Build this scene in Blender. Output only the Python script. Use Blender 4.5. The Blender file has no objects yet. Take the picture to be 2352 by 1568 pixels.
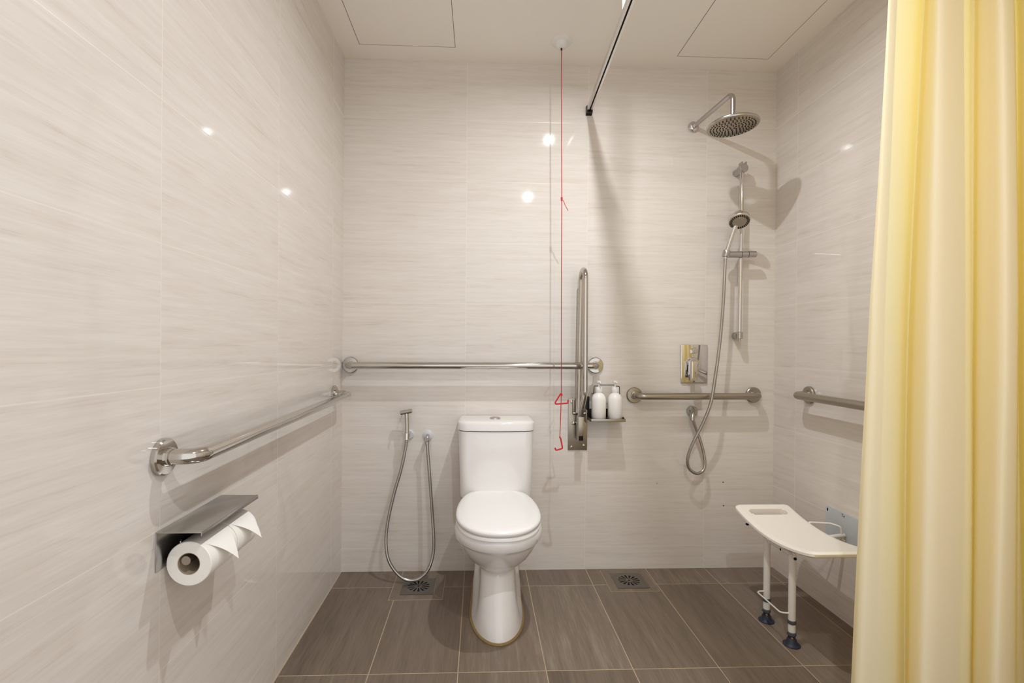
import bpy, bmesh, math, random
from mathutils import Vector, Matrix

random.seed(7)
SC = bpy.context.scene
COL = SC.collection
PI = math.pi
W, H, D = 2.153, 2.50, 2.80          # room: width, height, depth (back wall at y = 0; at y = -D the rear wall is left out so world light fills the room)

# ------------------------------------------------------------------ materials
def lin(r, g, b):
    f = lambda c: (c/255/12.92) if c/255 <= .04045 else ((c/255+.055)/1.055)**2.4
    return (f(r), f(g), f(b), 1)

def mat(name, rgb, rough=.4, metal=0., spec=.5, coat=0., vary=.04, scale=30, stretch=(1, 1, 1), emit=None, trans=0.):
    m = bpy.data.materials.new(name); m.use_nodes = True
    nt = m.node_tree; N = nt.nodes; L = nt.links
    b = N['Principled BSDF']
    b.inputs['Roughness'].default_value = rough
    b.inputs['Metallic'].default_value = metal
    b.inputs['Specular IOR Level'].default_value = spec
    b.inputs['Coat Weight'].default_value = coat
    b.inputs['Coat Roughness'].default_value = .05
    tc = N.new('ShaderNodeTexCoord'); mp = N.new('ShaderNodeMapping'); mp.inputs['Scale'].default_value = stretch
    no = N.new('ShaderNodeTexNoise'); no.inputs['Scale'].default_value = scale; no.inputs['Detail'].default_value = 4
    L.new(tc.outputs['Object'], mp.inputs[0]); L.new(mp.outputs[0], no.inputs['Vector'])
    mx = N.new('ShaderNodeMix'); mx.data_type = 'RGBA'
    c = lin(*rgb)
    mx.inputs['A'].default_value = tuple(min(1, v*(1-vary)) for v in c[:3])+(1,)
    mx.inputs['B'].default_value = tuple(min(1, v*(1+vary)) for v in c[:3])+(1,)
    L.new(no.outputs['Fac'], mx.inputs['Factor']); L.new(mx.outputs['Result'], b.inputs['Base Color'])
    mr = N.new('ShaderNodeMapRange')
    mr.inputs['To Min'].default_value = max(0, rough*(1-2*vary)); mr.inputs['To Max'].default_value = min(1, rough*(1+2*vary))
    L.new(no.outputs['Fac'], mr.inputs['Value']); L.new(mr.outputs['Result'], b.inputs['Roughness'])
    if emit:
        b.inputs['Emission Color'].default_value = lin(*emit[0]); b.inputs['Emission Strength'].default_value = emit[1]
    if trans:
        b.inputs['Transmission Weight'].default_value = trans
    return m

def tile_mat(name, ah, av, th, tv, oh, ov, cols, grout, gw, streak, rough, spec, warm=None, gstr=1.0, bump=.02, tilevar=.035):
    """Stone-look tile: a grid of tiles with grout lines, streaked along axis ah, each tile cut from another place of the slab."""
    m = bpy.data.materials.new(name); m.use_nodes = True
    nt = m.node_tree; N = nt.nodes; L = nt.links
    b = N['Principled BSDF']
    def math_(op, a, bb=None, c=None):
        n = N.new('ShaderNodeMath'); n.operation = op
        for i, v in enumerate((a, bb, c)):
            if v is None: continue
            if isinstance(v, (int, float)): n.inputs[i].default_value = v
            else: L.new(v, n.inputs[i])
        return n.outputs[0]
    tc = N.new('ShaderNodeTexCoord'); sp = N.new('ShaderNodeSeparateXYZ'); L.new(tc.outputs['Object'], sp.inputs[0])
    h, v = sp.outputs[ah], sp.outputs[av]
    u = math_('DIVIDE', math_('SUBTRACT', h, oh), th); w = math_('DIVIDE', math_('SUBTRACT', v, ov), tv)
    iu, iw = math_('FLOOR', u), math_('FLOOR', w)
    fu, fw = math_('FRACT', u), math_('FRACT', w)
    eu = math_('MULTIPLY', math_('MINIMUM', fu, math_('SUBTRACT', 1.0, fu)), th)
    ew = math_('MULTIPLY', math_('MINIMUM', fw, math_('SUBTRACT', 1.0, fw)), tv)
    e = math_('MINIMUM', eu, ew)
    mr = N.new('ShaderNodeMapRange'); mr.interpolation_type = 'SMOOTHSTEP'
    L.new(e, mr.inputs['Value']); mr.inputs['From Min'].default_value = gw*.45; mr.inputs['From Max'].default_value = gw*.75
    mr.inputs['To Min'].default_value = gstr; mr.inputs['To Max'].default_value = 0
    gfac = mr.outputs['Result']
    cx = N.new('ShaderNodeCombineXYZ'); L.new(iu, cx.inputs[0]); L.new(iw, cx.inputs[1])
    wn = N.new('ShaderNodeTexWhiteNoise'); wn.noise_dimensions = '3D'; L.new(cx.outputs[0], wn.inputs['Vector'])
    rnd = wn.outputs['Value']
    ro = math_('MULTIPLY', rnd, 23.0)
    def noise(sh, sv, detail, rg, dist=0., zoff=0.):
        c = N.new('ShaderNodeCombineXYZ')
        L.new(math_('MULTIPLY', h, sh), c.inputs[0]); L.new(math_('MULTIPLY_ADD', v, sv, ro), c.inputs[1]); L.new(math_('ADD', ro, zoff), c.inputs[2])
        n = N.new('ShaderNodeTexNoise'); n.inputs['Scale'].default_value = 1; n.inputs['Detail'].default_value = detail
        n.inputs['Roughness'].default_value = rg; n.inputs['Distortion'].default_value = dist
        L.new(c.outputs[0], n.inputs['Vector']); return n.outputs['Fac']
    s1 = noise(streak[0], streak[1], 5, .62, .35)
    s2 = noise(streak[0]*.5, streak[1]*.22, 3, .5, .6, 5.)
    s3 = noise(streak[0]*4, streak[1]*4, 3, .6, 0., 9.)
    s = math_('ADD', math_('MULTIPLY', s1, .48), math_('ADD', math_('MULTIPLY', s2, .2), math_('MULTIPLY', s3, .32)))
    s = math_('MULTIPLY_ADD', math_('SUBTRACT', rnd, .5), tilevar, s)
    cr = N.new('ShaderNodeValToRGB'); el = cr.color_ramp.elements
    el[0].position = .30; el[0].color = lin(*cols[0]); el[1].position = .70; el[1].color = lin(*cols[-1])
    for k, c in enumerate(cols[1:-1]):
        x = el.new(.30+.40*(k+1)/(len(cols)-1)); x.color = lin(*c)
    L.new(s, cr.inputs[0]); color = cr.outputs[0]
    if warm:
        wm = N.new('ShaderNodeMapRange'); wm.inputs['From Min'].default_value = .60; wm.inputs['From Max'].default_value = .78
        wm.inputs['To Max'].default_value = warm[1]
        L.new(noise(streak[0]*.6, streak[1]*.5, 4, .6, .5, 14.), wm.inputs['Value'])
        x = N.new('ShaderNodeMix'); x.data_type = 'RGBA'; x.inputs['B'].default_value = lin(*warm[0])
        L.new(wm.outputs[0], x.inputs['Factor']); L.new(color, x.inputs['A']); color = x.outputs['Result']
    x = N.new('ShaderNodeMix'); x.data_type = 'RGBA'; x.inputs['B'].default_value = lin(*grout)
    L.new(gfac, x.inputs['Factor']); L.new(color, x.inputs['A']); L.new(x.outputs['Result'], b.inputs['Base Color'])
    L.new(math_('ADD', math_('MULTIPLY', gfac, .5), math_('MULTIPLY_ADD', s1, rough*.5, rough*.75)), b.inputs['Roughness'])
    b.inputs['Specular IOR Level'].default_value = spec
    bp = N.new('ShaderNodeBump'); bp.inputs['Strength'].default_value = bump; bp.inputs['Distance'].default_value = .002
    L.new(math_('SUBTRACT', math_('MULTIPLY', s1, .25), gfac), bp.inputs['Height']); L.new(bp.outputs[0], b.inputs['Normal'])
    return m

WALLC = [(201, 191, 180), (218, 210, 202), (224, 217, 210), (230, 224, 218)]
M = {}
M['wall_back'] = tile_mat('stone_wall_tile_back', 0, 2, .6, .3, .597, .113, WALLC, (229, 223, 215), .0022, (3.4, 70), .05, .5, ((204, 190, 170), .35), .5, .006)
M['wall_side'] = tile_mat('stone_wall_tile_side', 1, 2, .6, .3, -.171, .113, WALLC, (234, 228, 217), .0024, (3.0, 64), .05, .5, ((206, 192, 170), .35), .55, .010)
FLOORC = [(98, 85, 72), (114, 100, 87), (125, 111, 98), (146, 132, 117)]
M['floor'] = tile_mat('grey_floor_tile', 1, 0, .6, .3, -.163, .3016, FLOORC, (178, 160, 134), .0027, (2.6, 34), .42, .4, ((134, 112, 90), .5), 1.0, .06, .16)
M['ceiling'] = mat('ceiling_paint', (243, 238, 231), .7, spec=.2, vary=.01, scale=6)
M['panel'] = mat('access_panel_paint', (242, 237, 230), .7, spec=.2, vary=.01, scale=6)
M['gap'] = mat('panel_gap_shadowless_dark', (120, 106, 92), .9, spec=.1)
M['steel'] = mat('polished_stainless', (198, 194, 188), .08, 1, vary=.03, scale=12)
M['satin'] = mat('satin_stainless', (172, 164, 152), .33, 1, vary=.06, scale=90, stretch=(1, 1, 12))
M['brushed'] = mat('brushed_stainless', (188, 186, 184), .25, 1, vary=.025, scale=60, stretch=(14, 1, 1))
M['chrome'] = mat('chrome', (216, 213, 212), .06, 1, vary=.02, scale=10)
M['greychrome'] = mat('satin_chrome', (186, 182, 180), .22, 1, vary=.03, scale=20)
M['alu'] = mat('bright_aluminium', (226, 224, 222), .22, 1, vary=.02, scale=20)
M['hose'] = mat('metal_hose', (176, 172, 168), .28, 1, vary=.12, scale=900)
M['dark'] = mat('dark_metal', (46, 42, 38), .4, .6)
M['black'] = mat('black_rubber', (20, 19, 18), .6, spec=.3)
M['ceramic'] = mat('white_glazed_ceramic', (238, 236, 235), .07, spec=.5, coat=.4, vary=.008, scale=3)
M['lid'] = mat('white_seat_plastic', (244, 243, 242), .2, spec=.5, vary=.006, scale=3)
M['sealant'] = mat('yellowed_sealant', (150, 124, 78), .7, vary=.25, scale=60)
M['paper'] = mat('tissue_paper', (243, 240, 234), .95, spec=.1, vary=.02, scale=120)
M['card'] = mat('core_cardboard', (178, 162, 140), .9, spec=.1)
M['red'] = mat('red_plastic', (206, 22, 34), .35, spec=.5)
M['redcord'] = mat('red_cord', (196, 36, 44), .7, spec=.2, vary=.1, scale=300)
M['white'] = mat('white_plastic', (236, 234, 232), .35)
M['bottle'] = mat('white_bottle_plastic', (240, 236, 232), .3, spec=.5, vary=.01)
M['cream'] = mat('cream_seat_plastic', (247, 241, 231), .38, spec=.4, vary=.015, scale=8)
M['tubewhite'] = mat('white_coated_tube', (226, 222, 216), .3)
M['bluegrey'] = mat('pale_blue_grey_plate', (196, 203, 208), .35)
M['clip'] = mat('dark_grey_clip', (74, 76, 82), .5)
M['foot'] = mat('dark_blue_rubber', (28, 36, 56), .5)
M['pin'] = mat('brass_button', (170, 140, 96), .4, .7)
M['clear'] = mat('frosted_disc', (216, 216, 219), .25, vary=.02)
M['hole'] = mat('plug_hole', (40, 34, 30), .8)
M['drainpit'] = mat('drain_pit', (14, 13, 12), .8)
M['drain'] = mat('drain_steel', (128, 122, 114), .38, .85, vary=.1, scale=60)
M['nozzleface'] = mat('spray_face', (168, 158, 142), .3, .7)
M['handface'] = mat('spray_face_grey', (166, 156, 142), .4, .2)
M['lens'] = mat('lamp_lens', (255, 250, 242), .4, emit=((255, 248, 238), 3))
M['borderfloor'] = tile_mat('drain_border_tile', 1, 0, 5, 5, -2.5, -1, FLOORC, (160, 142, 118), .001, (2.6, 34), .42, .4)
M['grout'] = mat('floor_grout', (178, 160, 134), .8, spec=.1, vary=.08, scale=80)

def curtain_mat():
    m = bpy.data.materials.new('yellow_curtain_fabric'); m.use_nodes = True
    nt = m.node_tree; N = nt.nodes; L = nt.links
    b = N['Principled BSDF']; out = N['Material Output']
    b.inputs['Base Color'].default_value = lin(252, 245, 225); b.inputs['Roughness'].default_value = .55
    b.inputs['Specular IOR Level'].default_value = .3
    tc = N.new('ShaderNodeTexCoord'); mp = N.new('ShaderNodeMapping'); mp.inputs['Scale'].default_value = (900, 900, 900)
    wv = N.new('ShaderNodeTexNoise'); wv.inputs['Scale'].default_value = 1; bp = N.new('ShaderNodeBump'); bp.inputs['Strength'].default_value = .05
    bp.inputs['Distance'].default_value = .001
    L.new(tc.outputs['Object'], mp.inputs[0]); L.new(mp.outputs[0], wv.inputs['Vector']); L.new(wv.outputs['Fac'], bp.inputs['Height'])
    L.new(bp.outputs[0], b.inputs['Normal'])
    t = N.new('ShaderNodeBsdfTranslucent'); t.inputs['Color'].default_value = lin(254, 234, 114)
    mx = N.new('ShaderNodeMixShader'); mx.inputs[0].default_value = .36
    L.new(b.outputs[0], mx.inputs[1]); L.new(t.outputs[0], mx.inputs[2]); L.new(mx.outputs[0], out.inputs[0])
    return m
M['curtain'] = curtain_mat()

# ------------------------------------------------------------------ object helpers
def thing(name, label, cat, loc=(0, 0, 0), group=None):
    o = bpy.data.objects.new(name, None); COL.objects.link(o); o.location = loc
    o.empty_display_size = .05
    o['label'] = label; o['category'] = cat
    if group: o['group'] = group
    return o

def root_loc(o):
    while o.parent: o = o.parent
    return Vector(o.location)

def obj(name, bm, m, parent=None, label=None, smooth=40):
    """Link the bmesh (built in room coordinates) as one mesh object, moved into its parent's frame."""
    bmesh.ops.remove_doubles(bm, verts=bm.verts, dist=1e-6)
    bmesh.ops.recalc_face_normals(bm, faces=bm.faces)
    if parent: bmesh.ops.translate(bm, verts=bm.verts, vec=-root_loc(parent))
    me = bpy.data.meshes.new(name); bm.to_mesh(me); bm.free()
    for x in (m if isinstance(m, (list, tuple)) else [m]): me.materials.append(x)
    if smooth:
        for p in me.polygons: p.use_smooth = True
        me.set_sharp_from_angle(angle=math.radians(smooth))
    o = bpy.data.objects.new(name, me); COL.objects.link(o)
    if parent: o.parent = parent
    if label: o['label'] = label
    return o

def single(name, bm, m, label, cat, group=None, smooth=40):
    o = obj(name, bm, m, None, label, smooth); o['category'] = cat
    if group: o['group'] = group
    return o

def struct(name, bm, m):
    o = obj(name, bm, m, smooth=0); o['kind'] = 'structure'; return o

def dup(root, delta, label, group=None):
    r = root.copy(); COL.objects.link(r); r.location = root.location+Vector(delta); r['label'] = label
    if group: r['group'] = group
    for ch in list(root.children):
        c = ch.copy(); COL.objects.link(c); c.parent = r
        for g in ch.children:
            d = g.copy(); COL.objects.link(d); d.parent = c
    return r

# ------------------------------------------------------------------ shape helpers
def B(): return bmesh.new()

def box(bm, a, b, bev=0., seg=2):
    x0, y0, z0 = [min(p, q) for p, q in zip(a, b)]; x1, y1, z1 = [max(p, q) for p, q in zip(a, b)]
    r = bmesh.ops.create_cube(bm, size=1); vs = r['verts']
    for v in vs: v.co = Vector((x0+(v.co.x+.5)*(x1-x0), y0+(v.co.y+.5)*(y1-y0), z0+(v.co.z+.5)*(z1-z0)))
    if bev:
        es = list({e for v in vs for e in v.link_edges})
        bmesh.ops.bevel(bm, geom=es, offset=bev, segments=seg, profile=.5, affect='EDGES')
    return bm

def fillet(pts, r, n=8):
    pts = [Vector(p) for p in pts]; out = [pts[0]]
    rr = r if isinstance(r, (list, tuple)) else [r]*(len(pts)-2)
    for i in range(1, len(pts)-1):
        p, a, b = pts[i], (pts[i-1]-pts[i]), (pts[i+1]-pts[i])
        la, lb = a.length, b.length; a.normalize(); b.normalize()
        ang = a.angle(b)
        if rr[i-1] <= 0 or ang > PI-.01: out.append(p); continue
        d = min(rr[i-1]/math.tan(ang/2), la*.49, lb*.49); rad = d*math.tan(ang/2)
        c = p+(a+b).normalized()*(rad/math.sin(ang/2))
        s, e = (p+a*d-c), (p+b*d-c); tot = s.angle(e); ax = s.cross(e).normalized()
        for k in range(n+1): out.append(c+Matrix.Rotation(tot*k/n, 3, ax) @ s)
    out.append(pts[-1]); return out

def spline(pts, n=8):
    P = [Vector(p) for p in pts]; P = [2*P[0]-P[1]]+P+[2*P[-1]-P[-2]]; out = []
    for i in range(1, len(P)-2):
        for k in range(n):
            t = k/n; a, b, c, d = P[i-1], P[i], P[i+1], P[i+2]
            out.append(.5*((2*b)+(c-a)*t+(2*a-5*b+4*c-d)*t*t+(3*b-a-3*c+d)*t**3))
    out.append(P[-2]); return out

def tube(bm, pts, r, seg=18, cap=True):
    pts = [Vector(p) for p in pts]; n = len(pts)
    rad = r if isinstance(r, (list, tuple)) else [r]*n
    T = [(pts[min(i+1, n-1)]-pts[max(i-1, 0)]).normalized() for i in range(n)]
    up = Vector((0, 0, 1)) if abs(T[0].z) < .9 else Vector((1, 0, 0))
    u = T[0].cross(up).normalized(); rings = []
    for i in range(n):
        if i:
            ax = T[i-1].cross(T[i])
            if ax.length > 1e-7: u = Matrix.Rotation(T[i-1].angle(T[i]), 3, ax.normalized()) @ u
        v = T[i].cross(u)
        rings.append([bm.verts.new(pts[i]+(u*math.cos(2*PI*k/seg)+v*math.sin(2*PI*k/seg))*rad[i]) for k in range(seg)])
    for a, b in zip(rings, rings[1:]):
        for k in range(seg): bm.faces.new((a[k], a[(k+1) % seg], b[(k+1) % seg], b[k]))
    if cap: bm.faces.new(rings[0][::-1]); bm.faces.new(rings[-1])
    return bm

def lathe(bm, prof, org, axis=(0, 0, 1), seg=32, sx=1., sy=1., mi=0):
    """prof: (radius, height along axis) pairs."""
    ax = Vector(axis).normalized(); up = Vector((0, 0, 1)) if abs(ax.z) < .9 else Vector((1, 0, 0))
    u = up.cross(ax).normalized(); v = ax.cross(u); org = Vector(org); rings = []
    for r, h in prof:
        if r < 1e-6: rings.append([bm.verts.new(org+ax*h)])
        else: rings.append([bm.verts.new(org+ax*h+(u*math.cos(2*PI*k/seg)*sx+v*math.sin(2*PI*k/seg)*sy)*r) for k in range(seg)])
    for a, b in zip(rings, rings[1:]):
        for k in range(seg):
            k2 = (k+1) % seg
            if len(a) == 1 and len(b) == 1: continue
            if len(a) == 1: f = bm.faces.new((a[0], b[k], b[k2]))
            elif len(b) == 1: f = bm.faces.new((a[k], b[0], a[k2]))
            else: f = bm.faces.new((a[k], a[k2], b[k2], b[k]))
            f.material_index = mi
    return bm

def cyl(bm, a, b, r, seg=24, bev=0.):
    a, b = Vector(a), Vector(b); L_ = (b-a).length
    pr = [(0, 0), (r-bev, 0), (r, bev), (r, L_-bev), (r-bev, L_), (0, L_)] if bev else [(0, 0), (r, 0), (r, L_), (0, L_)]
    return lathe(bm, pr, a, b-a, seg)

def loft(bm, rings, cap=True):
    R = [[bm.verts.new(p) for p in r] for r in rings]; n = len(R[0])
    for a, b in zip(R, R[1:]):
        for k in range(n): bm.faces.new((a[k], a[(k+1) % n], b[(k+1) % n], b[k]))
    if cap: bm.faces.new(R[0][::-1]); bm.faces.new(R[-1])
    return bm

def prism(bm, poly, off):
    """Closed polygon (3D points) pushed along off."""
    a = [bm.verts.new(Vector(p)) for p in poly]; b = [bm.verts.new(Vector(p)+Vector(off)) for p in poly]
    bm.faces.new(a[::-1]); bm.faces.new(b); n = len(a)
    for k in range(n): bm.faces.new((a[k], a[(k+1) % n], b[(k+1) % n], b[k]))
    return bm

# ------------------------------------------------------------------ the setting
t_ = .1
struct('wall_back', box(B(), (-t_, 0, -t_), (W+t_, t_, H+t_)), M['wall_back'])
struct('wall_left', box(B(), (-t_, -D, -t_), (0, 0, H+t_)), M['wall_side'])
struct('wall_right', box(B(), (W, -D, -t_), (W+t_, 0, H+t_)), M['wall_side'])
struct('floor', box(B(), (0, -D, -t_), (W, 0, 0)), M['floor'])
struct('ceiling', box(B(), (0, -D, H), (W, 0, H+t_)), M['ceiling'])

# ceiling access panels
def hatch(x0, x1, y0, y1, label):
    t = thing('access_panel', label, 'ceiling panel', ((x0+x1)/2, (y0+y1)/2, H), 'ceiling access panels')
    bm = B(); g = .0022
    for a, b in (((x0-g, y0-g), (x1+g, y0)), ((x0-g, y1), (x1+g, y1+g)), ((x0-g, y0), (x0, y1)), ((x1, y0), (x1+g, y1))):
        box(bm, (*a, H-.0008), (*b, H+.001))
    obj('panel_gap', bm, M['gap'], t, smooth=0)
    obj('panel_board', box(B(), (x0, y0, H-.0008), (x1, y1, H+.001)), M['panel'], t)
hatch(.101, .541, -.557, -.117, 'square flush ceiling access panel above the toilet side of the room')
hatch(1.602, 2.044, -.547, -.105, 'square flush ceiling access panel above the rain shower head')

# downlights (just above the frame; their glints show on the walls)
def downlight(x, y, power, label):
    c = (x, y, H)
    t = thing('downlight', label, 'light', c, 'recessed downlights')
    obj('trim', lathe(B(), [(.040, -.001), (.044, -.006), (.056, -.005), (.058, 0), (.040, 0)], c, seg=40), M['white'], t)
    obj('lens', lathe(B(), [(0, -.0012), (.026, -.0012), (.040, -.0006)], c, seg=40), M['lens'], t)
    l = bpy.data.lights.new('downlight_lamp', 'AREA'); l.shape = 'DISK'; l.size = .034; l.energy = power
    l.color = (.93, .97, 1); l.spread = math.radians(168)
    o = bpy.data.objects.new('downlight_lamp', l); COL.objects.link(o); o.parent = t; o.location = (0, 0, -.0035)
downlight(1.12, -.87, 12, 'round recessed ceiling downlight in front of the toilet')
downlight(1.10, -2.13, 10.5, 'round recessed ceiling downlight at the room entrance, farther from the toilet')

# ------------------------------------------------------------------ grab bars
def grab_bar(label, p0, p1, nrm, off, r, m, loc, fr=.039, bend=.045):
    p0, p1, n = Vector(p0), Vector(p1), Vector(nrm)
    t = thing('grab_bar', label, 'grab bar', loc, 'wall grab bars')
    obj('bar', tube(B(), fillet([p0+n*.001, p0+n*off, p1+n*off, p1+n*.001], bend, 10), r, 22), m, t)
    for p in (p0, p1):
        bm = B()
        lathe(bm, [(0, 0), (fr, 0), (fr, .009), (fr-.003, .012), (r+.004, .013), (r+.003, .022), (r, .023)], p, n, 40)
        obj('flange', bm, m, t)
grab_bar('long polished steel grab bar across the back wall above the toilet', (.040, 0, 1.010), (1.241, 0, 1.015), (0, -1, 0), .075, .0165, M['steel'], (.64, 0, 1.01))
grab_bar('polished steel grab bar along the left wall above the paper holder', (0, -1.365, .865), (0, -.146, .881), (1, 0, 0), .072, .0165, M['steel'], (0, -.75, .87))
grab_bar('short satin steel grab bar on the back wall below the shower mixer', (1.438, 0, .868), (2.044, 0, .871), (0, -1, 0), .072, .0165, M['satin'], (1.74, 0, .87))
grab_bar('satin steel grab bar on the right wall above the shower seat', (W, -.272, .897), (W, -1.03, .893), (-1, 0, 0), .072, .0170, M['satin'], (W, -.65, .89))

# ------------------------------------------------------------------ fold-up rail
t = thing('fold_up_rail', 'folded-up steel swing support rail standing upright right of the toilet', 'grab bar', (1.155, 0, .72))
obj('wall_plate', box(B(), (1.107, -.006, .594), (1.203, 0, .849), .002), M['satin'], t)
bm = B()
arc = [Vector((1.157, -.0975+.0525*math.cos(a), 1.42+.0525*math.sin(a))) for a in [PI*k/14 for k in range(15)]]
path = [(1.150, -.045, .785)]+[tuple(a) for a in arc]+[Vector(p) for p in fillet([(1.157, -.150, 1.41), (1.159, -.150, .885), (1.150, -.078, .765)], .07, 8)]
obj('rail', tube(bm, path, .0128, 20), M['steel'], t)
bm = B(); box(bm, (1.126, -.03, .776), (1.134, -.006, .846), .002); box(bm, (1.188, -.05, .735), (1.193, -.006, .800), .002)
cyl(bm, (1.126, -.028, .779), (1.194, -.028, .779), .007)
obj('hinge_bracket', bm, M['satin'], t)
bm = B(); box(bm, (1.139, -.098, .655), (1.143, -.050, .772), .0015); box(bm, (1.163, -.098, .655), (1.167, -.050, .772), .0015)
box(bm, (1.139, -.101, .680), (1.167, -.096, .772), .0015); box(bm, (1.139, -.055, .655), (1.167, -.006, .660), .001)
obj('locking_arm', bm, M['satin'], t)
obj('rubber_stop', box(B(), (1.1435, -.094, .657), (1.1625, -.056, .681), .002), M['black'], t, 'black rubber stop block')
for x, z in ((1.125, .832), (1.186, .832), (1.125, .611), (1.186, .618)):
    obj('screw', lathe(B(), [(.0068, 0), (.0062, .003), (.003, .0045), (0, .0048)], (x, -.006, z), (0, -1, 0), 18), M['steel'], t)
obj('latch_knob', lathe(B(), [(.012, 0), (.012, .008), (.007, .012), (0, .013)], (1.137, -.006, .729), (0, -1, 0), 20, 1.4, .8), M['steel'], t)

# ------------------------------------------------------------------ toilet
TX = .746
t = thing('toilet', 'white close-coupled ceramic toilet with the lid shut', 'toilet', (TX, -.30, 0))
def section(z, prof, n=44):
    """prof: (y, half width) from front to back; returns a closed ring."""
    ys = [p[0] for p in prof]
    def hw(y):
        for (a, wa), (b, wb) in zip(prof, prof[1:]):
            if b <= y <= a or a <= y <= b:
                k = (y-a)/(b-a) if b != a else 0; return wa+(wb-wa)*k
        return prof[-1][1]
    f, bk = ys[0], ys[-1]; R = []
    for k in range(n+1):
        y = f+(bk-f)*(.5-.5*math.cos(PI*k/n)); R.append((hw(y), y))
    return [(TX+w, y, z) for w, y in R]+[(TX-w, y, z) for w, y in R[::-1]]
def dome(f, w, m, bk, wb, n=40, p=2.0):
    """Front rounded like an ellipse: front y f, full half width w reached at y m, then straight to wb at bk."""
    out = []
    for k in range(n+1):
        a = PI/2*k/n; out.append((m+(f-m)*math.cos(a)**(2/p), w*max(.004, math.sin(a))**(2/p)))
    return out+[(bk, wb)]
def foot(z, f, col, cm, wide, wm, bk):
    out = dome(f, col, cm, cm+.001, col, 32)[:-1]
    for k in range(1, 16):
        s = k/15; e = s*s*(3-2*s); out.append((cm+(wm-cm)*s, col+(wide-col)*e))
    return out+[(bk, wide*.86)]
S = [section(0, dome(-.616, .107, -.385, -.05, .092)), section(.025, dome(-.611, .105, -.385, -.05, .091)),
     section(.06, foot(.06, -.592, .082, -.47, .103, -.35, -.05)), section(.11, foot(.11, -.560, .074, -.46, .100, -.335, -.05)),
     section(.16, foot(.16, -.528, .070, -.44, .094, -.315, -.05)), section(.195, foot(.195, -.505, .070, -.42, .090, -.30, -.05)),
     section(.208, foot(.208, -.502, .075, -.40, .088, -.30, -.05)), section(.222, dome(-.515, .090, -.33, -.05, .088)),
     section(.25, dome(-.560, .118, -.36, -.05, .10)), section(.28, dome(-.597, .138, -.40, -.05, .11)),
     section(.315, dome(-.632, .152, -.43, -.05, .12)), section(.345, dome(-.655, .160, -.45, -.05, .125)),
     section(.357, dome(-.662, .162, -.45, -.05, .125)), section(.361, dome(-.676, .170, -.46, -.05, .128)),
     section(.368, dome(-.684, .1725, -.47, -.05, .13)), section(.398, dome(-.687, .1725, -.47, -.05, .13)),
     section(.408, dome(-.682, .168, -.47, -.055, .128))]
bowl = obj('bowl', loft(B(), S), M['ceramic'], t, smooth=55)
def plate(z0, z1, f, w, m, bk, wb, r):
    def sec(z, i):
        pr = dome(f+i, w-i, m, bk, wb-i, 40, 2.25)[:-1]
        pr += [(m+(bk-m)*math.sin(PI/2*k/14), (wb-i)+(w-wb)*math.cos(PI/2*k/14)) for k in range(1, 15)]
        return section(z, pr, 52)
    return loft(B(), [sec(z0, r*.8), sec(z0+r*.5, 0), sec(z1-r, 0), sec(z1-r*.5, r*.5), sec(z1-r*.12, r*1.6), sec(z1, r*4)])
seat = obj('seat', plate(.410, .424, -.692, .168, -.45, -.205, .104, .004), M['lid'], t, smooth=55)
obj('lid', plate(.426, .450, -.694, .1685, -.45, -.197, .104, .009), M['lid'], t, smooth=60)
for s in (-1, 1): obj('hinge', cyl(B(), (TX+s*.085-.022, -.196, .428), (TX+s*.085+.022, -.196, .428), .011, 18, .002), M['lid'], t)
def cistern_ring(z, w, f, bk, r, n=10):
    """Flat back, front slightly bowed, rounded front corners."""
    P = [(-w, bk), (-w, f+r)]
    for k in range(1, n+1):
        a = PI/2*k/n; P.append((-w+r*(1-math.cos(a)), f+r-r*math.sin(a)))
    for k in range(1, 10):
        x = -w+r+(2*w-2*r)*k/10; P.append((x, f-.010*(1-((x)/(w-r))**2)))
    for k in range(0, n+1):
        a = PI/2*(1-k/n); P.append((w-r*(1-math.cos(a)), f+r-r*math.sin(a)))
    P.append((w, bk)); return [(TX+x, y, z) for x, y in P]
CR = [(.408, .152, -.175, .03), (.414, .162, -.186, .035), (.43, .1645, -.190, .04), (.60, .170, -.194, .045), (.717, .1735, -.196, .05)]
obj('cistern', loft(B(), [cistern_ring(z, w, f, -.012, r) for z, w, f, r in CR]), M['ceramic'], t, smooth=50)
LR = [(.719, .168, -.192, .05), (.722, .1775, -.200, .055), (.752, .1775, -.200, .055), (.760, .174, -.197, .053), (.765, .160, -.185, .05)]
obj('cistern_lid', loft(B(), [cistern_ring(z, w, f, -.008, r) for z, w, f, r in LR]), M['ceramic'], t, smooth=50)
bt = obj('flush_button', lathe(B(), [(.030, 0), (.030, .004), (.026, .006), (.024, .0045), (.020, .0075), (0, .009)], (TX-.004, -.100, .7648), (0, 0, 1), 32, .85, .85), M['chrome'], t, 'oval chrome flush button')
fo = section(0, dome(-.618, .109, -.385, -.07, .098))
ring = [Vector((x, y, .003)) for x, y, z in fo]; ring.append(ring[0])
obj('sealant_bead', tube(B(), ring, .0055, 8), M['sealant'], t, 'yellowed sealant line around the foot')

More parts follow.
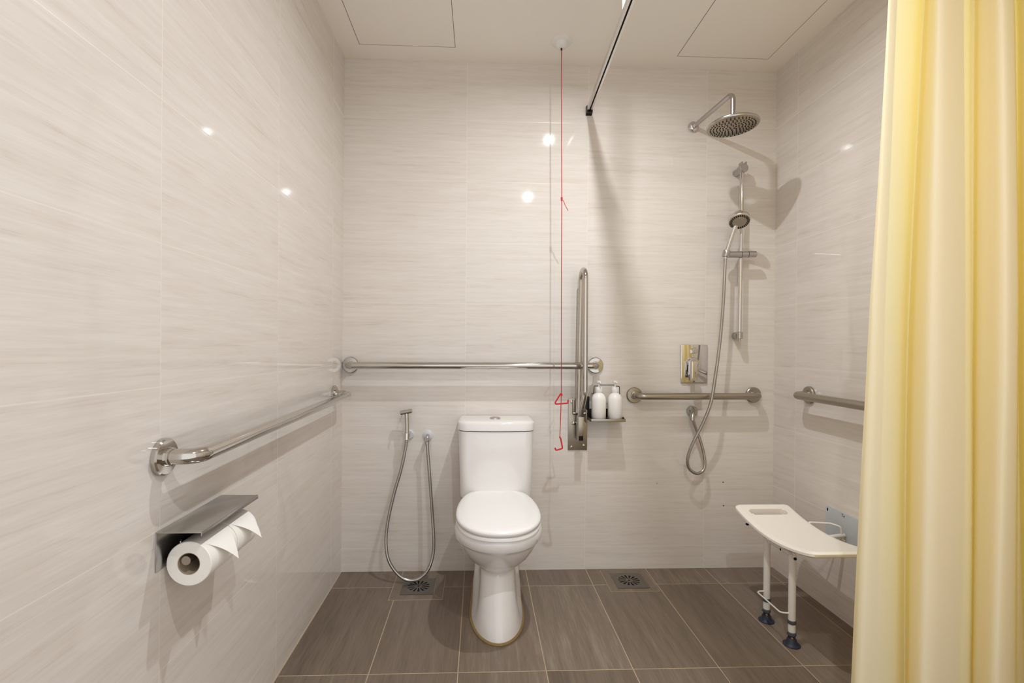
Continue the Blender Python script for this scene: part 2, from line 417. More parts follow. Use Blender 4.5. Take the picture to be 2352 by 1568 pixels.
# ------------------------------------------------------------------ bidet spray
t = thing('bidet_sprayer', 'handheld steel bidet spray with looped metal hose left of the toilet', 'bidet spray', (.33, 0, .70))
bm = B(); cyl(bm, (.290, -.055, .783), (.346, -.062, .794), .0105, 20, .002)
obj('spray_head', bm, M['steel'], t)
bm = B(); tube(bm, [(.320, -.056, .784), (.322, -.055, .72), (.322, -.055, .68)], [.0105, .0098, .0098], 18)
hd = obj('handle', bm, M['steel'], t)
bm = B(); tube(bm, spline([(.300, -.057, .776), (.292, -.062, .765), (.291, -.064, .742)], 6), .0035, 10)
obj('trigger', bm, M['steel'], t)
bm = B(); lathe(bm, [(0, 0), (.023, 0), (.023, .006), (.019, .010), (0, .010)], (.325, 0, .672), (0, -1, 0), 32)
obj('suction_disc', bm, M['clear'], t)
bm = B(); box(bm, (.316, -.040, .664), (.330, -.009, .682), .002); cyl(bm, (.321, -.055, .655), (.321, -.055, .690), .0135, 22, .002)
obj('holder', bm, M['chrome'], t)
BH = [(0.321, -0.055, 0.662), (0.315, -0.055, 0.613), (0.297, -0.06, 0.52), (0.267, -0.07, 0.408), (0.242, -0.085, 0.289), (0.234, -0.1, 0.192), (0.246, -0.115, 0.117), (0.277, -0.125, 0.064), (0.318, -0.13, 0.027), (0.358, -0.13, 0.0155), (0.4, -0.125, 0.026), (0.435, -0.115, 0.062), (0.453, -0.1, 0.119), (0.456, -0.09, 0.187), (0.447, -0.075, 0.305), (0.435, -0.065, 0.448), (0.426, -0.06, 0.551), (0.418, -0.055, 0.645)]
obj('hose', tube(B(), spline(BH, 8), .0078, 12), M['hose'], t)
bm = B(); lathe(bm, [(0, 0), (.025, 0), (.025, .004), (.021, .007), (0, .007)], (.416, 0, .667), (0, -1, 0), 32)
obj('escutcheon', bm, M['clear'], t)
bm = B(); cyl(bm, (.416, -.006, .667), (.417, -.056, .660), .0085, 20); cyl(bm, (.417, -.045, .660), (.417, -.068, .659), .0125, 20, .002)
cyl(bm, (.418, -.055, .652), (.418, -.055, .632), .0105, 18, .001)
vl = obj('valve', bm, M['greychrome'], t)

# ------------------------------------------------------------------ paper holder + rolls
t = thing('paper_holder', 'double steel toilet paper holder with flat cover on the left wall', 'toilet paper holder', (0, -1.255, .66))
bm = B(); box(bm, (0, -1.386, .629), (.0022, -1.126, .711), .0006); obj('back_plate', bm, M['brushed'], t)
bm = B(); box(bm, (0, -1.386, .7105), (.094, -1.126, .7130), .0006); box(bm, (.0925, -1.386, .7035), (.0945, -1.126, .7130), .0006)
obj('cover', bm, M['brushed'], t)
obj('spindle', tube(B(), fillet([(.002, -1.1355, .660), (.051, -1.1345, .6455), (.051, -1.30, .6455), (.051, -1.366, .6455)], [.009, .01], 6), .0095, 18), M['satin'], t)
for z in (.690, .660):
    obj('screw', lathe(B(), [(.005, 0), (.0045, .002), (0, .003)], (.0022, -1.30, z), (1, 0, 0), 14), M['steel'], t)
RC = (.0545, .637)
def paper_roll(y0, y1, ends, label):
    t = thing('toilet_roll', label, 'toilet paper', (RC[0], (y0+y1)/2, RC[1]), 'toilet paper rolls')
    L_ = y1-y0
    obj('paper', lathe(B(), [(.0235, 0), (.0455, 0), (.047, .0015), (.047, L_-.0015), (.0455, L_), (.0235, L_)], (RC[0], y0, RC[1]), (0, 1, 0), 56), M['paper'], t)
    obj('core', lathe(B(), [(.0235, .0005), (.0222, .0005), (.0222, L_-.0005), (.0235, L_-.0005), (.0235, .0005)], (RC[0], y0, RC[1]), (0, 1, 0), 40), M['card'], t)
    # tail folded to a point, standing off the front of the roll
    bm = B(); n, k = 14, 8; A, Bp, T, bow = [Vector(v) for v in ends]
    rows = []
    for i in range(n+1):
        s = i/n; row = []
        for j in range(k+1):
            q = j/k
            a = A.lerp(Bp, q)
            tip = T
            p = a.lerp(tip, s)
            side = 4*s*(1-s)
            p = p+bow*side*(.35+.65*math.sin(PI*q)) + Vector((.004, 0, .004))*math.sin(PI*s)
            row.append(p)
        rows.append(row)
    V = [[bm.verts.new(p) for p in r] for r in rows[:-1]]; tipv = bm.verts.new(rows[-1][0])
    for a, b in zip(V, V[1:]):
        for j in range(k): bm.faces.new((a[j], a[j+1], b[j+1], b[j]))
    for j in range(k): bm.faces.new((V[-1][j], V[-1][j+1], tipv))
    bmesh.ops.solidify(bm, geom=bm.faces[:], thickness=.0006)
    obj('folded_sheet', bm, M['paper'], t)
paper_roll(-1.362, -1.248, [(.0775, -1.354, .678), (.0775, -1.252, .678), (.130, -1.302, .622), (0, 0, .002)], 'nearer of two white toilet rolls on the left wall holder, showing its hollow core')
paper_roll(-1.245, -1.145, [(.0775, -1.241, .678), (.0775, -1.150, .678), (.132, -1.190, .626), (0, 0, .002)], 'farther white toilet roll on the left wall holder, hidden behind the nearer one')

# ------------------------------------------------------------------ soap shelf + bottles
t = thing('soap_shelf', 'small steel wall shelf holding two pump bottles', 'shelf', (1.279, 0, .76))
bm = B(); box(bm, (1.198, -.112, .750), (1.364, -.004, .752)); box(bm, (1.198, -.113, .750), (1.364, -.110, .764), .0008)
box(bm, (1.198, -.112, .750), (1.200, -.004, .764)); box(bm, (1.362, -.112, .750), (1.364, -.004, .764))
obj('tray', bm, M['satin'], t)
obj('back_plate', box(B(), (1.200, -.005, .750), (1.362, -.0005, .800), .001), M['dark'], t)
for x in (1.203, 1.2795):
    obj('divider', box(B(), (x-.0045, -.030, .752), (x+.0045, -.004, .862), .001), M['black'], t)
obj('retaining_wire', tube(B(), fillet([(1.222, -.006, .875), (1.222, -.050, .878), (1.226, -.050, .916), (1.243, -.05, .916), (1.252, -.05, .921), (1.322, -.05, .921), (1.331, -.05, .916), (1.350, -.05, .914), (1.352, -.050, .878), (1.352, -.006, .875)], .004, 4), .0017, 8), M['dark'], t)
for x in (1.277, 1.352): obj('retaining_clip', box(B(), (x-.004, -.1105, .752), (x+.004, -.106, .774), .001), M['dark'], t)
def bottle(x):
    t = thing('pump_bottle', '', 'soap bottle', (x, -.070, .752), 'white bottles on the soap shelf')
    o = (x, -.070, .7525)
    obj('body', lathe(B(), [(0, 0), (.031, 0), (.0345, .004), (.0345, .100), (.0325, .112), (.0265, .122), (.019, .129), (.0155, .131), (.0155, .136), (0, .136)], o, seg=40), M['bottle'], t, smooth=50)
    p = obj('collar', lathe(B(), [(.0155, .134), (.0168, .136), (.0168, .157), (.015, .160), (.006, .161), (0, .161)], o, seg=32), M['white'], t)
    bm = B(); lathe(bm, [(.004, .160), (.004, .176), (.009, .178), (.0105, .182), (.0095, .189), (.004, .191), (0, .191)], o, seg=24)
    tube(bm, [(x, -.074, .7525+.184), (x+.001, -.094, .7525+.183), (x+.001, -.099, .7525+.179)], [.005, .004, .0035], 12)
    obj('pump_head', bm, M['white'], t)
    return t
b1 = bottle(1.2435); b1['label'] = 'white pump bottle on the steel shelf, the one next to the fold-up rail'
dup(b1, (.0795, 0, 0), 'white pump bottle on the steel shelf, the one farther from the fold-up rail', 'white bottles on the soap shelf')

# ------------------------------------------------------------------ emergency pull cord
t = thing('pull_cord', 'red emergency pull cord hanging from a white ceiling rose', 'pull cord', (1.030, -.186, H))
obj('ceiling_rose', lathe(B(), [(.048, 0), (.048, -.004), (.030, -.010), (.026, -.024), (.020, -.030), (.005, -.032), (0, -.032)], (1.030, -.186, H), (0, 0, 1), 40), M['white'], t)
obj('cord_outlet', cyl(B(), (1.030, -.186, H-.040), (1.030, -.186, H-.030), .004, 14), M['dark'], t)
obj('cord', tube(B(), [(1.030, -.186, 2.468), (1.033, -.186, 2.1), (1.0365, -.186, 1.781), (1.039, -.186, 1.3), (1.042, -.186, .894), (1.040, -.186, .80), (1.037, -.186, .690)], .0018, 10), M['redcord'], t)
bm = B(); lathe(bm, [(0, -.010), (.004, -.008), (.0045, .008), (0, .010)], (1.0365, -.186, 1.781), (0, 0, 1), 14)
tube(bm, spline([(1.0375, -.187, 1.778), (1.046, -.188, 1.770), (1.050, -.187, 1.758), (1.058, -.186, 1.743), (1.067, -.186, 1.728)], 5), .0014, 8)
obj('knot', bm, M['red'], t)
tri = fillet([(1.0445, -.186, .880), (1.0425, -.186, .897), (1.0095, -.188, .843), (1.072, -.186, .848), (1.0745, -.186, .862)], .005, 5)
obj('handle', tube(B(), tri, .0036, 12), M['red'], t)
hk = fillet([(1.036, -.186, .694), (1.041, -.186, .684), (1.049, -.190, .641), (1.019, -.186, .631), (1.015, -.186, .643)], .005, 5)
obj('handle', tube(B(), hk, .0036, 12), M['red'], t)

# ------------------------------------------------------------------ curtain rail + curtain
RZ = 2.276
YC = -1.20
t = thing('curtain_rail', 'slim steel curtain track running from the back wall toward the room', 'curtain rail', (1.198, 0, RZ))
rail_path = fillet([(1.198, -.006, RZ), (1.150, YC, RZ), (W-.004, YC+.0, RZ)], .14, 16)
cs = [(-.012, .012), (-.012, -.011), (-.0034, -.011), (-.0034, -.0085), (-.0095, -.0085), (-.0095, .0095), (.0095, .0095), (.0095, -.0085), (.0034, -.0085), (.0034, -.011), (.012, -.011), (.012, .012)]
rings = []
for i, p in enumerate(rail_path):
    d = (rail_path[min(i+1, len(rail_path)-1)]-rail_path[max(i-1, 0)]).normalized(); s = Vector((-d.y, d.x, 0))
    rings.append([p+s*a+Vector((0, 0, b)) for a, b in cs])
obj('track', loft(B(), rings), M['alu'], t, smooth=30)
lin_r = []
for i, p in enumerate(rail_path):
    d = (rail_path[min(i+1, len(rail_path)-1)]-rail_path[max(i-1, 0)]).normalized(); s = Vector((-d.y, d.x, 0))
    lin_r.append([p+s*a+Vector((0, 0, b)) for a, b in ((-.009, -.006), (.009, -.006), (.009, .009), (-.009, .009))])
obj('slot_shade_fill', loft(B(), lin_r), M['black'], t)  # black fill added inside the track, standing for the shade in its slot
bm = B(); box(bm, (1.183, -.004, RZ-.024), (1.213, 0, RZ+.022), .001); box(bm, (1.185, -.026, RZ-.019), (1.211, -.004, RZ-.0125), .001)
box(bm, (1.1835, -.026, RZ-.019), (1.1855, -.004, RZ+.016)); box(bm, (1.2105, -.026, RZ-.019), (1.2125, -.004, RZ+.016))
obj('wall_bracket', bm, M['dark'], t)
obj('end_bracket', box(B(), (W-.006, YC-.02, RZ-.02), (W, YC+.02, RZ+.02), .001), M['satin'], t)
bm = B(); cyl(bm, (1.1705, -.69, RZ+.010), (1.1705, -.69, H), .005, 16); lathe(bm, [(.018, 0), (.018, -.004), (.006, -.007)], (1.1705, -.69, H), (0, 0, 1), 24)
obj('ceiling_hanger', bm, M['white'], t)

def curtain():
    # plan view of the folds at eye height: (x, y) in the room, from the free edge to the wall
    plan = [(1.6594, -1.212), (1.6539, -1.23), (1.6681, -1.236), (1.7176, -1.218), (1.7836, -1.18), (1.8274, -1.15), (1.8188, -1.17), (1.7962, -1.205), (1.7843, -1.245), (1.8024, -1.252), (1.8511, -1.23), (1.9249, -1.19), (1.9784, -1.16), (1.9948, -1.138), (2.0126, -1.134), (1.9874, -1.17), (1.9778, -1.204), (1.9715, -1.24), (1.9878, -1.246), (2.0411, -1.215), (2.1028, -1.17), (2.1241, -1.148), (2.1367, -1.15), (2.1053, -1.19), (2.08, -1.23), (2.095, -1.235)]
    sec = spline([(x, y, 0) for x, y in plan], 14)
    xc = 1.926
    prof = [(RZ-.012, .73), (2.0, .84), (1.6, .92), (1.23, 1.0), (.8, 1.055), (.2, 1.12), (.07, 1.13)]
    def k_of(z):
        for (z0, k0), (z1, k1) in zip(prof, prof[1:]):
            if z1 <= z <= z0: t = (z0-z)/(z0-z1); return k0+(k1-k0)*t
        return prof[-1][1]
    NZ = 60; bm = B(); V = []
    for j in range(NZ+1):
        f = j/NZ; z = RZ-.012+(.07-RZ+.012)*f; k = k_of(z)
        row = []
        for i, p in enumerate(sec):
            s = i/(len(sec)-1)
            dy = (p.y-YC)*(.70+.34*min(1, f*1.8))
            y = YC+dy+.006*math.sin(6.5*s+3.2*f)+.004*math.sin(17*s-4.1*f)
            x = xc+(p.x-xc)*k+.005*math.sin(8*s+4.5*f)
            row.append(bm.verts.new((min(x, W-.004), y, z)))
        V.append(row)
    for r0, r1 in zip(V, V[1:]):
        for i in range(len(sec)-1): bm.faces.new((r0[i], r1[i], r1[i+1], r0[i+1]))
    return bm
cu = single('shower_curtain', curtain(), M['curtain'], 'pale yellow shower curtain hanging in folds beside the shower seat', 'curtain', smooth=80)

# ------------------------------------------------------------------ rain shower
t = thing('rain_shower', 'round ceiling-high rain shower head on a bent wall arm', 'shower head', (1.726, 0, 2.21))
obj('wall_flange', lathe(B(), [(0, 0), (.027, 0), (.027, .006), (.022, .012), (.014, .016), (.0135, .028), (0, .028)], (1.726, 0, 2.21), (0, -1, 0), 36), M['chrome'], t)
obj('arm', tube(B(), fillet([(1.726, -.004, 2.210), (1.757, -.330, 2.212), (1.757, -.330, 2.092)], .030, 10), .0105, 20), M['greychrome'], t)
HC = Vector((1.757, -.330, 2.070)); ax = Vector((-.035, .03, 1)).normalized()
bm = B()
lathe(bm, [(0, .030), (.014, .030), (.016, .020), (.055, .016), (.098, .010), (.1055, .005), (.1065, 0), (.1045, -.004)], HC, ax, 56)
head = obj('head', bm, M['greychrome'], t)
bm = B(); lathe(bm, [(.1045, -.0035), (.1005, -.0065), (0, -.0065)], HC, ax, 56)
u = ax.cross(Vector((0, 1, 0))).normalized(); v = ax.cross(u)
for rr, n, o in ((.013, 5, 0), (.026, 9, .2), (.039, 15, .5), (.052, 20, .8), (.065, 26, 1.1), (.078, 31, 1.4), (.090, 36, 1.7)):
    for k in range(n):
        a = 2*PI*k/n+o; c = HC+u*rr*math.cos(a)+v*rr*math.sin(a)-ax*.0062
        lathe(bm, [(.0031, 0), (.0026, .0026), (0, .0028)], c, -ax, 8, mi=1)
obj('spray_face', bm, [M['nozzleface'], M['black']], head, 'grey spray face dotted with black nozzles')

# ------------------------------------------------------------------ slide rail, hand shower
t = thing('slide_rail', 'vertical chrome slide rail on the back wall carrying the hand shower', 'shower rail', (1.945, 0, 1.58))
obj('rail', tube(B(), [(1.9455, -.060, 1.972), (1.941, -.060, 1.172)], .0095, 20), M['chrome'], t)
bm = B(); cyl(bm, (1.9465, 0, 1.983), (1.9465, -.044, 1.983), .017, 28, .002); cyl(bm, (1.9475, -.040, 1.984), (1.9475, -.080, 1.984), .0205, 28, .002)
for s in (-1, 1): box(bm, (1.9475+s*.010-.003, -.078, 2.000), (1.9475+s*.010+.003, -.048, 2.014), .001)
obj('upper_bracket', bm, M['greychrome'], t)
bm = B(); cyl(bm, (1.951, 0, 1.168), (1.944, -.050, 1.168), .018, 28, .002); cyl(bm, (1.9415, -.060, 1.186), (1.9415, -.060, 1.150), .0135, 24, .002)
cyl(bm, (1.9415, -.060, 1.152), (1.9415, -.060, 1.140), .006, 16)
obj('lower_bracket', bm, M['greychrome'], t)
bm = B(); cyl(bm, (1.8715, -.074, 1.561), (2.011, -.074, 1.565), .0155, 28, .002)
sl = obj('slider', bm, M['greychrome'], t)
bm = B(); lathe(bm, [(.0158, 0), (.0158, .002)], (1.936, -.074, 1.5628), (1, 0, .03), 28)
bm2 = B(); lathe(bm2, [(.0158, 0), (.0158, .002)], (1.970, -.074, 1.5638), (1, 0, .03), 28)
obj('slider_groove', bm, M['dark'], sl); obj('slider_groove', bm2, M['dark'], sl)
bm = B(); lathe(bm, [(.0135, 0), (.0165, 0), (.0175, .003), (.0175, .029), (.0165, .031), (.0145, .031), (.0135, 0)], (1.8520, -.0885, 1.547), (.0065, -.005, .038), 28)
obj('holder_cup', bm, M['greychrome'], sl)

t = thing('hand_shower', 'round chrome hand shower clipped on the slide rail with a long looped hose', 'hand shower', (1.87, -.10, 1.60))
HN = Vector((-.16, -.54, -.82)).normalized(); HH = Vector((1.887, -.150, 1.703))
bm = B()
lathe(bm, [(.045, 0), (.0485, -.004), (.0480, -.022), (.040, -.032), (.020, -.036), (0, -.036)], HH, HN, 44)
hd = obj('head', bm, M['chrome'], t)
bm = B(); lathe(bm, [(.0465, -.001), (.044, .003), (.031, .003), (.030, .0045), (0, .0045)], HH, HN, 44)
u = HN.cross(Vector((1, 0, 0))).normalized(); v = HN.cross(u)
for rr, n in ((.0345, 24), (.0405, 28)):
    for k in range(n):
        a = 2*PI*(k+.5*(n == 28))/n; c = HH+u*rr*math.cos(a)+v*rr*math.sin(a)+HN*.0028
        lathe(bm, [(.0030, 0), (.0025, .002), (0, .0022)], c, HN, 8, mi=1)
obj('spray_face', bm, [M['handface'], M['black']], hd, 'grey spray face ringed with black nozzles')
obj('mode_lever', box(B(), (1.872, -.140, 1.727), (1.884, -.128, 1.741), .002), M['dark'], hd)
obj('handle', tube(B(), spline([(1.8505, -.088, 1.538), (1.857, -.092, 1.575), (1.868, -.102, 1.625), (1.878, -.112, 1.668), (1.886, -.124, 1.700)], 6), [.0095]*6+[.011]*6+[.0125]*6+[.014]*6+[.018], 20), M['chrome'], t)
HP = [(1.8505, -.090, 1.540), (1.845, -.095, 1.439), (1.837, -.10, 1.313), (1.826, -.10, 1.166), (1.81, -.105, 1.041), (1.792, -.112, .936), (1.777, -.115, .853), (1.754, -.11, .779), (1.732, -.10, .719), (1.707, -.09, .661), (1.686, -.08, .60), (1.68, -.075, .552), (1.693, -.07, .515), (1.728, -.07, .493), (1.761, -.065, .505), (1.774, -.06, .538), (1.769, -.055, .59), (1.753, -.05, .653), (1.737, -.045, .699), (1.722, -.045, .742), (1.7165, -.045, .764)]
obj('hose', tube(B(), spline(HP, 8), .0075, 12), M['hose'], t)
bm = B(); lathe(bm, [(0, 0), (.026, 0), (.026, .010), (.022, .026), (.012, .036), (0, .037)], (1.730, 0, .790), (0, -1, 0), 36)
tube(bm, [(1.723, -.030, .785), (1.7165, -.044, .765), (1.716, -.046, .748)], [.011, .011, .0095], 16)
obj('wall_outlet', bm, M['greychrome'], t)

# ------------------------------------------------------------------ mixer
t = thing('shower_mixer', 'rectangular chrome shower mixer plate with a lever on the back wall', 'shower mixer', (1.739, 0, 1.03))
obj('plate', box(B(), (1.672, -.010, .931), (1.806, 0, 1.121), .003), M['chrome'], t)
obj('diverter_button', lathe(B(), [(.0145, 0), (.0145, .014), (.012, .0165), (0, .017)], (1.735, -.010, 1.092), (0, -1, 0), 28), M['chrome'], t)
lv = obj('lever', box(B(), (1.697, -.080, .946), (1.724, -.036, 1.040), .003), M['chrome'], t)
obj('lever_body', lathe(B(), [(.0225, 0), (.0225, .040), (.018, .046), (0, .046)], (1.722, -.010, 1.035), (0, -1, 0), 32), M['chrome'], t)

# ------------------------------------------------------------------ shower seat
t = thing('shower_bench', 'cream curved fold-down shower seat on two white legs', 'shower seat', (1.92, -.56, 0))
SX0, SX1, SY0, SY1 = 1.792, 2.040, -.822, -.298
def seat_z(y):
    q = (y+.56)/.262; return .380+.040*abs(q)**1.9
def seat_board():
    bm = B(); NX, NY = 26, 60; th = .022
    hx0, hx1, hy0, hy1 = 1.832, 1.996, -.385, -.338
    def rr(x, y, m):                       # rounded outline test for slot / board
        return True
    xs = sorted(set([SX0+(SX1-SX0)*i/NX for i in range(NX+1)])); ys = [SY0+(SY1-SY0)*j/NY for j in range(NY+1)]
    def clampc(x, y):                      # round the board corners and edges
        r = .026; cx = min(max(x, SX0+r), SX1-r); cy = min(max(y, SY0+r), SY1-r)
        dx, dy = x-cx, y-cy; d = max(abs(dx), abs(dy))
        if dx and dy:
            l = math.hypot(dx, dy); return cx+dx/l*d, cy+dy/l*d
        return x, y
    def shape(x, y):
        x, y = clampc(x, y); ed = min(x-SX0, SX1-x, y-SY0, SY1-y); 
        r = .026; cx = min(max(x, SX0+r), SX1-r); cy = min(max(y, SY0+r), SY1-r)
        if x != cx and y != cy: ed = r-math.hypot(x-cx, y-cy)
        return x, y, .008*max(0, 1-max(ed, 0)/.012)**2
    top, bot = {}, {}
    for i, x in enumerate(xs):
        for j, y in enumerate(ys):
            X, Y, dr = shape(x, y); z = seat_z(Y)
            top[i, j] = bm.verts.new((X, Y, z-dr)); bot[i, j] = bm.verts.new((X, Y, z-th+dr*.7))
    hole = set()
    for i in range(NX):
        for j in range(NY):
            xm, ym = (xs[i]+xs[i+1])/2, (ys[j]+ys[j+1])/2
            if hx0 < xm < hx1 and hy0 < ym < hy1:
                corner = (xs[i] <= hx0+.006 or xs[i+1] >= hx1-.006) and (ys[j] <= hy0+.004 or ys[j+1] >= hy1-.004)
                if not corner: hole.add((i, j))
    for i in range(NX):
        for j in range(NY):
            if (i, j) in hole: continue
            bm.faces.new((top[i, j], top[i+1, j], top[i+1, j+1], top[i, j+1])); bm.faces.new((bot[i, j], bot[i, j+1], bot[i+1, j+1], bot[i+1, j]))
            for (a, b, nb) in (((i, j), (i+1, j), (i, j-1)), ((i+1, j), (i+1, j+1), (i+1, j)), ((i+1, j+1), (i, j+1), (i, j+1)), ((i, j+1), (i, j), (i-1, j))):
                out = nb in hole or not (0 <= nb[0] < NX and 0 <= nb[1] < NY)
                if out: bm.faces.new((top[a], bot[a], bot[b], top[b]))
    return bm
obj('seat_board', seat_board(), M['cream'], t, smooth=50)
for y, zc in ((-.642, 0), (-.480, 0)):
    lg = obj('leg', tube(B(), [(1.838, y, .046), (1.838, y, .338)], .0128, 20), M['tubewhite'], t)
    obj('clip', lathe(B(), [(.0128, 0), (.0148, .002), (.0148, .013), (.0128, .015)], (1.838, y, .079), (0, 0, 1), 24), M['clip'], lg)
    obj('clip', lathe(B(), [(.0128, 0), (.0155, .002), (.0155, .012), (.0128, .014)], (1.838, y, .036), (0, 0, 1), 24), M['clip'], lg)
    obj('rubber_foot', lathe(B(), [(0, 0), (.029, 0), (.030, .003), (.024, .007), (.019, .012), (.0165, .022), (.0125, .026), (.0115, .046), (0, .046)], (1.838, y, 0), (0, 0, 1), 32), M['foot'], lg, 'dark blue rubber suction foot')
    obj('button', lathe(B(), [(.0045, 0), (.0035, .003), (0, .004)], (1.838-.005, y-.0105, .030), (-.4, -.9, 0), 12), M['pin'], lg)
bm = B(); tube(bm, fillet([(1.828, -.642, .118), (1.799, -.634, .117), (1.799, -.474, .117), (1.828, -.480, .120)], .012, 6), .0030, 10)
obj('leg_wire', bm, M['tubewhite'], t)
bm = B(); tube(bm, [(1.838, -.650, .334), (1.838, -.472, .334)], .010, 16)
for y in (-.665, -.595, -.510):
    box(bm, (1.826, y-.007, .326), (1.832, y+.007, .354), .001)
obj('leg_bracket', bm, M['tubewhite'], t)
for y in (-.672, -.588): obj('bolt', lathe(B(), [(.0055, 0), (.005, .004), (0, .005)], (1.829, y, .334), (-.7, -.7, 0), 14), M['black'], t)
obj('seat_frame', tube(B(), fillet([(2.145, -.500, .352), (2.060, -.500, .342), (1.850, -.500, .342), (1.850, -.620, .342), (2.060, -.620, .342), (2.145, -.620, .352)], .02, 6), .0085, 14), M['tubewhite'], t)
bm = B(); tube(bm, fillet([(2.030, -.440, .362), (2.035, -.445, .386), (2.108, -.472, .390), (2.130, -.500, .386), (2.136, -.502, .332), (2.146, -.502, .330)], .010, 5), .0042, 12)
obj('hinge_arm', bm, M['tubewhite'], t)
for y in (-.84, -.30):
    pass
bm = B(); prism(bm, fillet([(W-.0035, -.720, .438), (W-.0035, -.386, .438), (W-.0035, -.386, .300), (W-.0035, -.720, .300), (W-.0035, -.720, .438)], [.010, .010, .010], 4)[:-1], (.0035, 0, 0))
wp = obj('wall_plate', bm, M['bluegrey'], t)
obj('bolt_hole', lathe(B(), [(0, .0006), (.006, .0006), (.006, 0)], (W-.0035, -.397, .424), (-1, 0, 0), 16, .6, 1.2), M['black'], wp)
def text_mesh(body, size, loc, rot, m, parent, name):
    cu_ = bpy.data.curves.new(name, 'FONT'); cu_.body = body; cu_.size = size; cu_.extrude = .0003; cu_.align_x = 'CENTER'
    o = bpy.data.objects.new(name+'_tmp', cu_); COL.objects.link(o)
    dg = bpy.context.evaluated_depsgraph_get(); me = bpy.data.meshes.new_from_object(o.evaluated_get(dg))
    bpy.data.objects.remove(o); bpy.data.curves.remove(cu_)
    bm = B(); bm.from_mesh(me); bpy.data.meshes.remove(me)
    bmesh.ops.transform(bm, matrix=Matrix.Translation(loc) @ rot, verts=bm.verts)
    return obj(name, bm, m, parent, smooth=0)
rot = Matrix(((0, 0, -1, 0), (-1, 0, 0, 0), (0, 1, 0, 0), (0, 0, 0, 1)))
text_mesh('Te', .017, Vector((W-.0038, -.487, .421)), rot, M['hole'], wp, 'marking')
obj('bumper', lathe(B(), [(.007, 0), (.006, .006), (0, .008)], (1.800, -.40, .366), (-.3, 0, -1), 16), M['black'], t)
obj('bumper', lathe(B(), [(.007, 0), (.006, .004), (0, .006)], (1.985, -.752, .376), (0, 0, -1), 16), M['black'], t)

# ------------------------------------------------------------------ floor drains
def drain(cx, cy, label, half=.1175, bx=0., by=0.):
    t = thing('floor_drain', label, 'drain', (cx, cy, 0), 'floor drains')
    q = .0745
    obj('grout_bed', box(B(), (cx-half, cy-half+by, 0), (cx+half, min(cy+half, -.002), .0008)), M['grout'], t)
    g = .0014; x0, x1, y0, y1 = cx-half+g*1.6, cx+half-g*1.6, cy-half+g*1.6+by, min(cy+half-g*1.6, -.004)
    a0, a1, c0, c1 = cx-q-g, cx+q+g, cy-q-g, cy+q+g
    for P in ([(x0, y0+g), (a0, c0+g), (a0, c1-g), (x0, y1-g)], [(x1, y0+g), (a1, c0+g), (a1, c1-g), (x1, y1-g)], [(x0+g, y0), (x1-g, y0), (a1-g, c0), (a0+g, c0)], [(x0+g, y1), (x1-g, y1), (a1-g, c1), (a0+g, c1)]):
        obj('border_tile', prism(B(), [(x, y, .0004) for x, y in P], (0, 0, .0010)), M['borderfloor'], t, smooth=0)
    obj('pit', lathe(B(), [(0, .0010), (.060, .0010), (.060, .0012), (0, .0012)], (cx, cy, 0), (0, 0, 1), 32), M['drainpit'], t)
    # steel grate with radial slots
    bm = B(); n = 14; sub = 4; z0, z1 = .0014, .0040
    ri, ro = .017, .050; hub = .017; N_ = n*sub
    def P(r, k): a = 2*PI*k/N_; return (cx+r*math.cos(a), cy+r*math.sin(a))
    def sq(k):
        a = 2*PI*(k)/N_; c, s = math.cos(a), math.sin(a); m = max(abs(c), abs(s)); return (cx+q*c/m, cy+q*s/m)
    def slab(poly):
        lo = [bm.verts.new((x, y, z0)) for x, y in poly]; hi = [bm.verts.new((x, y, z1)) for x, y in poly]
        bm.faces.new(hi); bm.faces.new(lo[::-1])
        for a in range(len(poly)): b = (a+1) % len(poly); bm.faces.new((lo[a], lo[b], hi[b], hi[a]))
    for k in range(N_):
        pa, pb = sq(k), sq(k+1)
        poly = [P(ro, k), pa]
        a0_, a1_ = 2*PI*k/N_, 2*PI*(k+1)/N_
        for cdeg in (45, 135, 225, 315):
            ca = math.radians(cdeg)
            if a0_ < ca-1e-6 and a1_ > ca+1e-6: poly.append((cx+math.copysign(q, math.cos(ca)), cy+math.copysign(q, math.sin(ca))))
        poly += [pb, P(ro, k+1)]
        slab(poly)
        if k % sub < 2: slab([P(ri, k), P(ro, k), P(ro, k+1), P(ri, k+1)])
        slab([P(.006, k), P(ri, k), P(ri, k+1), P(.006, k+1)])
    obj('grate', bm, M['drain'], t, 'square steel grate with radial slots', smooth=0)
drain(.395, -.161, 'square floor drain under the bidet hose, beside the toilet')
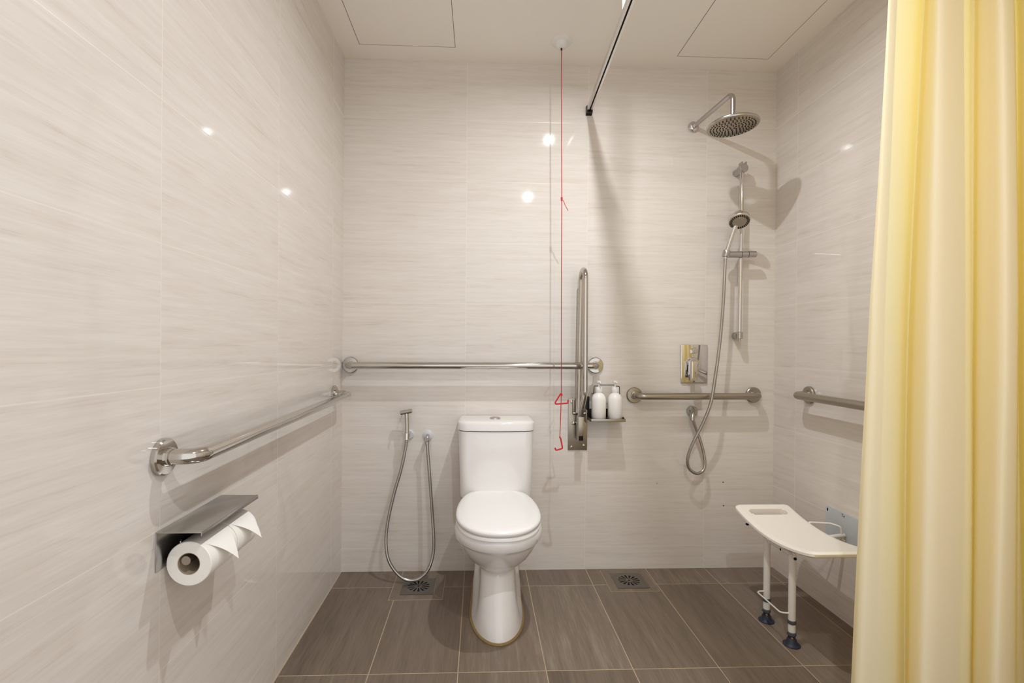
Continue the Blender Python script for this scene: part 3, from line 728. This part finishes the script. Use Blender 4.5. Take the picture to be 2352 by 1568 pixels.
drain(1.381, -.129, 'square floor drain in the open floor, below the soap shelf', .1125, by=.012)

# ------------------------------------------------------------------ plugged holes in the wall tiles
for x, z, r, lb in ((1.896, .431, .0032, 'small dark screw hole in the back wall, upper one above the seat'), (1.899, .313, .0032, 'small dark screw hole in the back wall, just above the seat end'), (1.558, .426, .0036, 'small filled screw hole in the back wall below the looped hose')):
    single('screw_hole', lathe(B(), [(r, 0), (r, .0006), (r*.7, .0009), (0, .0009)], (x, 0, z), (0, -1, 0), 14), M['hole'] if x > 1.6 else M['card'], lb, 'screw hole', 'old screw holes')

# ------------------------------------------------------------------ camera
f, sx, sy = 1133.4181, -26.922, 17.509
R = Vector((.9991097733, -.0414830428, .0076692883)); U = Vector((-.0075133999, .0039124889, .9999641200)); F = Vector((.0415115604, .9991315477, -.0035973272))
cam = bpy.data.cameras.new('camera'); co = bpy.data.objects.new('camera', cam); COL.objects.link(co)
mw = Matrix.Identity(4)
for i in range(3): mw[i][0], mw[i][1], mw[i][2] = R[i], U[i], -F[i]
mw.translation = Vector((.6671889517, -2.4323848147, 1.1007387694)); co.matrix_world = mw
cam.sensor_fit = 'HORIZONTAL'; cam.sensor_width = 36; cam.lens = f/2352*36; cam.shift_x = -sx/2352; cam.shift_y = sy/2352; cam.clip_start = .02
SC.camera = co

# ------------------------------------------------------------------ world, view, sampling
w = bpy.data.worlds.new('world'); SC.world = w; w.use_nodes = True
w.node_tree.nodes['Background'].inputs[0].default_value = (1, .99, .98, 1); w.node_tree.nodes['Background'].inputs[1].default_value = 1.02  # even fill light, added to enter by the left-open rear end
SC.view_settings.view_transform = 'Standard'; SC.view_settings.look = 'None'; SC.view_settings.gamma = 1; SC.view_settings.use_curve_mapping = False
SC.view_settings.exposure = .24
cy = SC.cycles
cy.use_denoising = True; cy.max_bounces = 9; cy.diffuse_bounces = 7; cy.glossy_bounces = 5; cy.transmission_bounces = 4
cy.use_adaptive_sampling = True; cy.adaptive_threshold = .03
cy.caustics_reflective = False; cy.caustics_refractive = False; cy.sample_clamp_indirect = 6
